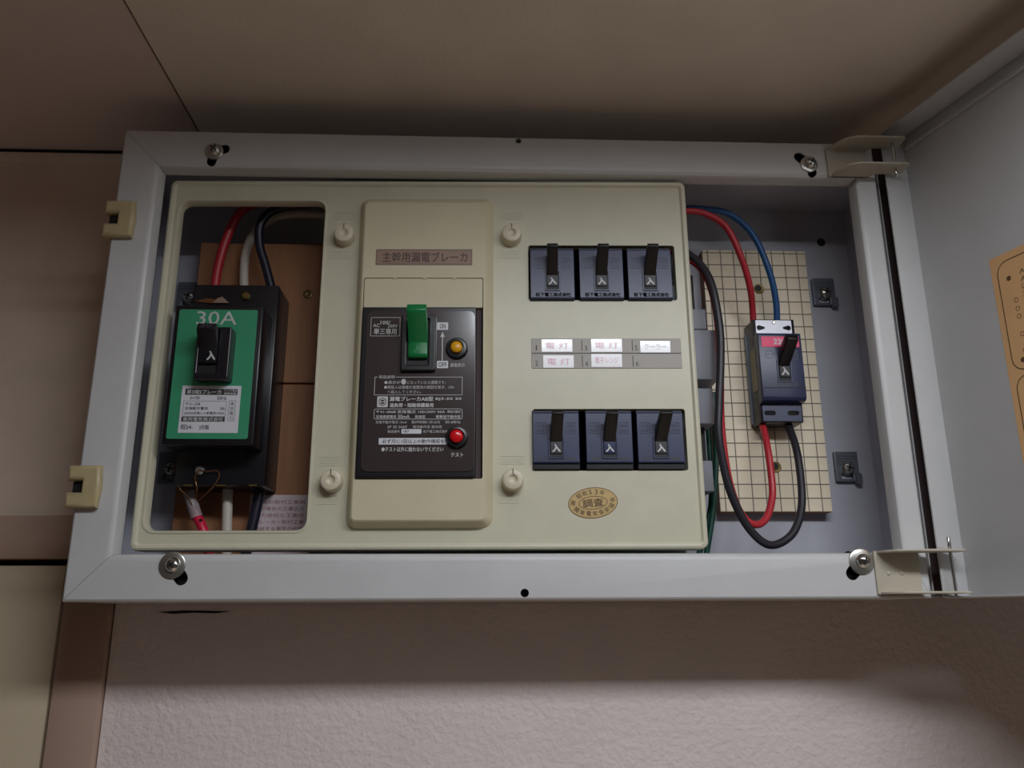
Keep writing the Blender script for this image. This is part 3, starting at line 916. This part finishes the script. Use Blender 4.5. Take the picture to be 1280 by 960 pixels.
U_L = ['black branch breaker in the upper slot above the first lamp-circuit sticker', 'middle black branch breaker of the upper slot above the labels', 'black branch breaker in the upper slot above the cooler sticker']
L_L = ['black branch breaker in the lower slot next to the CLOSE knob', 'middle black branch breaker of the lower slot above the oval sticker', 'black branch breaker at the wiring end of the lower slot']
for i, cx in enumerate((33.0, 66.7, 100.0)): branch(i, cx, 38.8, 76.2, U_L[i], (-0.6, 0.2, 0.6)[i], True)
for i, cx in enumerate((33.4, 68.0, 101.4)): branch(i, cx, -76.6, -39.8, L_L[i], (0.5, 0.8, 2.2)[i], i != 1)

# ------------------------------------------------------------------ 30A service breaker on the plywood
sb = thing('service_breaker', 'black 30A service breaker with a green front label', 'circuit breaker', (-190, 66, -85))
base = B().box(-217.5, -158.6, 32, 66.3, -85, 57.2, 0.8)
base.box(-171.5, -170.9, 31.6, 33, -84, -62)
base.build('base', 'black', sb, 35)
B().box(-219.8, -161.5, 8, 34, -62.5, 32.6, 1.2, 3).build('body', 'black', sb, 35)
B().plate([rr(-216.8, -165.2, -58.6, 29.4, 1.4)], 7.75, 8.3, 0.05, 1).build('front_label', 'green', sb)
B().text([('30A', -205.0, -178.6, 18.8, 28.2)], 7.74, 0.08, 0.0).build('rating_lettering', 'white_ink', sb)
tg = B().plate([rr(-199.8, -178.0, -21.6, 13.4, 1.2), rr(-197.8, -185.6, -18, 12, 0.5)], -3.5, 8, 0.7, 2)
tgo = tg.build('toggle_housing', 'black', sb, 35)
B().box(-198, -185.4, -1.5, 7, -18.2, 12.2).build('toggle_well', 'blackm', tgo)
lv = B().prism_x([(2, -12), (-4.0, -11.5), (-4.8, -1.0), (-12.0, 7.6), (-12.4, 9.4), (-10.8, 13.4), (-4.0, 12.6), (2.0, 11.0)], -197.6, -185.8, 0.6, 2)
lvo = lv.build('toggle_lever', 'black', sb, 35)
B().text([('入', -191.6, -186.6, -9.5, -3.6)], -4.75, 0.12, 0.03).build('lever_lettering', 'white_ink', lvo)
tip = B().text([('30', -195.2, -188.4, 10.0, 12.6)], -12.1, 0.15, 0.02)
tip.build('tip_lettering', 'rocker', lvo)
wl = B().box(-209.6, -171.8, 7.45, 7.8, -54.8, -23.4).build('data_label', 'white_label', sb)
dl = B()
LY = 7.44
dl.box(-207.4, -174.0, LY - 0.04, LY, -29.6, -25.6)
dl.box(-208.2, -180.6, LY - 0.04, LY, -47.4, -44.2)
dl.frame_line(-207.8, -180.4, -44.0, -33.6, LY, 0.2, 0.2, 0.04)
dl.frame_line(-178.8, -174.6, -46.8, -33.2, LY, 0.2, 0.2, 0.04)
dl.text([('SV形', -204.0, -197.6, -32.8, -30.6), ('50Hz', -186.6, -180.6, -32.8, -30.6), ('〒31-238', -206.4, -197.2, -36.6, -34.8), ('定格動作電流', -206.6, -192.0, -39.6, -37.6), ('30A', -184.2, -181.2, -39.6, -37.8), ('(60/30)定格しゃ断電流1500A', -206.6, -181.2, -43.0, -40.8), ('昭54-', -208.0, -200.4, -52.6, -49.4), ('3月製', -196.4, -190.2, -52.6, -49.6)], LY, 0.04, 0.012)
for i, c in enumerate('東京電力'): dl.text([(c, -178.0, -175.4, -36.6 - i * 3.2, -34.2 - i * 3.2)], LY, 0.04)
dl.build('label_lettering', 'ink', wl)
B().text([('単3用Sブレーカ', -206.4, -184.4, -29.2, -26.0), ('アンペア制用', -182.6, -174.6, -27.4, -26.0), ('漏電保護', -182.6, -174.8, -29.3, -27.9), ('東邦電気株式会社', -207.2, -181.6, -47.1, -44.5)], LY - 0.05, 0.04, 0.012).build('reversed_lettering', 'white_ink', wl)
B().lathe(-201.3, -75.0, [(0, 29.6), (2.2, 29.8), (3.0, 30.6), (3.0, 33)], 18).build('seal_screw', 'steel', sb, 40)
B().lathe(-181.0, 48.6, [(0, 29.8), (2.2, 30.0), (3.0, 30.8), (3.0, 33)], 18).build('terminal_screw', 'brass', sb, 40)
B().prism([(-216, 44), (-208, 46.5), (-200, 45.6), (-194, 43), (-205, 43)], 31.2, 32.3).build('torn_seal_paper', 'copper', sb)
B().prism([(-203, 43.0), (-200, 46.6), (-197, 47.6), (-194.5, 45.4), (-192, 43)], 30.6, 32.3).build('torn_seal_paper', 'plate_pink', sb)
for x0, x1 in ((-211, -205), (-190, -183.5), (-168.5, -163)):
    B().box(x0, x1, 31.4, 34, -85.4, -84.4).build('terminal_lip', 'brass', sb)
sw = B()
sw.tube([(-201.3, 29.6, -75.0), (-203.2, 29.5, -80), (-201.6, 30, -87), (-203.5, 36, -93)], 0.42, 6)
sw.tube([(-201.3, 29.6, -75.0), (-195, 29.4, -76.0), (-189.5, 29.4, -75.6), (-187.6, 29.6, -79), (-191, 30, -86), (-198.5, 34, -92), (-203, 38, -95)], 0.42, 6)
sw.tube([(-214.5, 32.4, -85), (-212.5, 31, -88), (-209.5, 34, -91), (-207, 40, -97)], 0.42, 6)
sw.build('sealing_wire', 'copper', sb, 60)

# ------------------------------------------------------------------ lone breaker on the tiled board
lbk = thing('single_breaker', 'small black breaker with a pink-red label screwed to the tiled board', 'circuit breaker', (200, 72, -36))
X0, X1 = 185.6, 216.6
B().box(X0, X1, 51, 72.3, -36, 42.5, 0.8).build('base', 'black', lbk, 35)
fbd = B().prism_x([(52, 29.2), (43.2, 28.8), (42.0, 27.4), (42.0, -19.6), (43.5, -21.6), (52, -23)], X0 - 0.3, X1 + 0.3, 0.6, 2)
fbd.build('body', 'navy', lbk, 35)
gr = B().box(X0 - 0.4, X1 + 0.4, 41.9, 43, -13.1, -12.4)
gr.build('seam_line', 'blackm', lbk)
pl = B().plate([rr(X0 + 1.6, X1 - 2.4, 31.0, 41.4, 0.6), capsule(X0 + 4.2, 35.4, X0 + 7.4, 35.4, 1.9, 0.9), capsule(X1 - 8.2, 35.4, X1 - 5, 35.4, 0.9, 1.9)], 50.2, 51.2, 0.15, 1)
plo = pl.build('terminal_plate', 'alu', lbk, 35)
B().lathe(X0 + 15.5, 39.6, [(0, 49.4), (1.2, 49.5), (1.7, 50.4)], 14).build('plate_screw', 'steel', plo, 40)
tb2 = B().plate([rr(X0 + 1.2, X1 - 1.4, -35.4, -23.4, 0.6), capsule(X0 + 4, -29.4, X0 + 9, -29.4, 1.6), capsule(X1 - 10, -29.4, X1 - 5, -29.4, 1.6)], 50.0, 51.4, 0.15, 1)
tb2.build('lower_terminal_cover', 'navy', lbk, 35)
rl = B().box(X0 + 1.8, X1 - 1.6, 41.7, 42.2, 17.8, 25.8, 0.05, 1).build('rating_label', 'red_label', lbk)
B().text([('220', X0 + 10.6, X0 + 19.6, 19.8, 23.8)], 41.68, 0.05, 0.02).build('label_lettering', 'white_label', rl)
mk = B()
mk.plate([circ(X0 + 7, 12.4, 3.2, 20), circ(X0 + 7, 12.4, 2.8, 20)], 41.8, 42.1)
mk.box(X0 + 4, X0 + 10, 41.8, 42.1, 12.2, 12.6)
mk.frame_line(X1 - 10.4, X1 - 3.6, 8.6, 15.4, 42.0, 0.35, 0.4, 0.2)
mk.text([('JIS', X1 - 9.4, X1 - 4.6, 11.4, 14.2)], 42.0, 0.2)
mk.plate([rr(X0 + 11.4, X0 + 22.0, -8.6, 8.0, 0.8), rr(X0 + 12.4, X0 + 21.0, -7.6, 7.0, 0.5)], 41.3, 42.2, 0.2, 1)
mk.build('embossed_marks', 'navy', lbk)
B().text([('松下電工株式会社', X0 + 5.5, X1 - 5, -11.2, -8.9)], 41.98, 0.1, 0.012).build('maker_lettering', 'black', lbk)
B().box(X0 + 12.6, X0 + 20.8, 41.6, 43, -7.4, 7).build('toggle_well', 'blackm', lbk)
cxl = X0 + 16.7
lv = B().prism_x([(44, 3.2), (41.0, 3.6), (26.5, 18.2), (26.2, 19.2), (28.0, 22.6), (30.0, 22.8), (44, 12)], cxl - 3.9, cxl + 3.9, 0.4, 2)
for v in lv.bm.verts: v.co.x += 2.4 * max(0, 41 - v.co.y) / 14
lv.build('toggle_lever', 'lever', lbk, 35)
ro = B().prism_x([(43, -5.4), (40.8, -5.2), (40.5, -4.2), (40.5, 3.2), (43, 3.2)], cxl - 3.8, cxl + 3.8, 0.25, 1).build('rocker', 'rocker', lbk, 35)
B().text([('入', cxl - 2.5, cxl + 2.5, -3.6, 2.2)], 40.5, 0.06, 0.035).build('rocker_lettering', 'white_ink', ro)
tp = B().prism([(X0 + 0.2, 12), (X0 + 0.2, -16)], 50, 60) if False else B()
tp.box(X0 - 0.7, X0 + 0.2, 52, 61, -12, 20)
tp.build('side_sticker', 'spring', lbk)
B().box(X0 - 1.2, X0 + 0.2, 67.5, 69.5, -34, 36).build('mounting_rail', 'clip', lbk)

# ------------------------------------------------------------------ wires
WIRES = [
    ('red_wire', 'thick red wire entering the top of the 30A breaker', 'red_wire', 3.3, [(-210, 52, 55), (-209, 52, 78), (-205, 52, 101), (-199, 52, 119), (-191, 54, 130), (-175, 58, 136), (-139, 60, 139), (-110, 62, 138)]),
    ('white_wire', 'thick white wire entering the top of the 30A breaker', 'white_wire', 3.3, [(-189, 56, 55), (-191, 56, 77), (-191, 58, 96), (-185, 60, 114), (-172, 62, 125), (-154, 62, 128), (-127, 62, 127), (-108, 60, 124)]),
    ('black_wire', 'thick black wire entering the top of the 30A breaker', 'navy_wire', 3.3, [(-166, 48, 55), (-173, 46, 78), (-178, 44, 94), (-178, 42, 109), (-170, 42, 120), (-154, 44, 126), (-125, 48, 130), (-108, 50, 126)]),
    ('red_wire', 'crimson wire with a clear sleeve below the 30A breaker', 'pink_wire', 3.3, [(-208.5, 48.5, -98), (-206, 48, -103), (-200, 46, -113), (-194, 46, -132), (-190, 50, -150)]),
    ('white_wire', 'white wire leaving the bottom of the 30A breaker', 'white_wire', 3.4, [(-188, 52, -84), (-187, 52, -100), (-185, 52, -132), (-184, 54, -150)]),
    ('black_wire', 'dark blue-black wire leaving the bottom of the 30A breaker', 'navy_wire', 3.6, [(-166, 52, -84), (-168, 52, -100), (-173, 52, -132), (-176, 54, -150)]),
    ('red_wire', 'red wire curving down into the top of the breaker on the tiled board', 'red_wire', 2.4, [(100, 40, 112), (114, 34, 119), (135, 32, 120), (150, 32, 118), (166, 34, 108), (177, 38, 84), (184, 46, 65), (188, 56, 52), (189, 60, 40)]),
    ('blue_wire', 'blue wire curving down into the top of the breaker on the tiled board', 'blue_wire', 2.4, [(100, 50, 118), (128, 44, 127), (156, 44, 128), (175, 46, 124), (191, 48, 108), (201, 50, 81), (206, 55, 59), (207, 60, 40)]),
    ('black_wire', 'long black wire looping below the breaker on the tiled board', 'black_wire', 2.7, [(108, 34, 98), (119, 30, 93), (133.5, 21, 79.5), (141, 15, 66.5), (145, 10, 49), (147, 8, 20), (146, 8, -3), (143, 8, -31), (141, 8, -55), (144, 10, -79), (149, 12, -97), (158, 15, -114), (169, 18, -124), (180, 22, -124), (192, 26, -116), (201, 32, -100), (205, 38, -80), (207, 46, -56), (208, 60, -34)]),
    ('red_wire', 'long red wire looping below the breaker on the tiled board', 'red_wire', 2.5, [(112, 46, 99), (130, 41, 90), (143.5, 33, 75.5), (149, 26, 54), (150, 21, 24), (149, 20, -5), (147, 20, -39), (148, 22, -63), (151, 24, -85), (157, 26, -103), (166, 28, -111), (176, 32, -107), (184, 38, -91), (186, 42, -73), (187, 48, -52), (189, 60, -34)]),
    ('green_wire', 'green wire hanging down beside the edge of the cream cover', 'green_wire', 2.0, [(151, 48, -15), (150, 46, -56), (147, 46, -84), (143.5, 46, -106), (137, 46, -133), (134, 50, -150)]),
    ('green_wire', 'second green wire tucked behind the first beside the cover', 'green_wire', 2.0, [(147, 53, -12), (147, 52, -55), (146, 52, -89), (141, 52, -111), (133, 52, -133), (129, 54, -150)]),
]
for nm, lab, m, r, pts in WIRES:
    base_p = min(pts, key=lambda q: q[2])
    o = B().tube(pts, r, 14, 6).build(nm, m, None, 80, base=base_p)
    tag(o, lab, 'wire', 'wires inside the cabinet')
    if 'sleeve' in lab:
        s = B().tube([(-213, 50, -87), (-211.4, 49.6, -91), (-208, 48.6, -99), (-205.4, 47.8, -104.5)], 3.9, 16, 4, False)
        s.build('clear_sleeve', 'sleeve', o, 80)
        B().tube([(-211.5, 49.6, -91), (-208, 48.6, -99)], 2.4, 10, 3).build('bare_strands', 'steel', o, 80)
        B().lathe(-201.6, -106.5, [(0, 43.2), (1.0, 43.2), (1.0, 45)], 10).build('pinhole', 'dark', o)

# ------------------------------------------------------------------ printed paper at the foot of the plywood
pp = thing('paper_notice', 'pink-white printed paper notice at the foot of the plywood', 'notice', (-155, 66, -130))
B().box(-176, -133, 65.6, 66.1, -132, -86.5).build('sheet', 'pink_paper', pp)
pt = B()
for i, s in enumerate(('電気の取付工事用', 'この場合の工事区分', '電力会社と工事店', 'ブレーカー取付工事', '供給する電気の約束', '取扱いにご注意下さい')):
    z = -91.5 - i * 4.6
    pt.text([(s, -172, -138, z - 1.4, z + 1.4)], 65.58, 0.05)
pt.build('lettering', 'red_ink', pp)
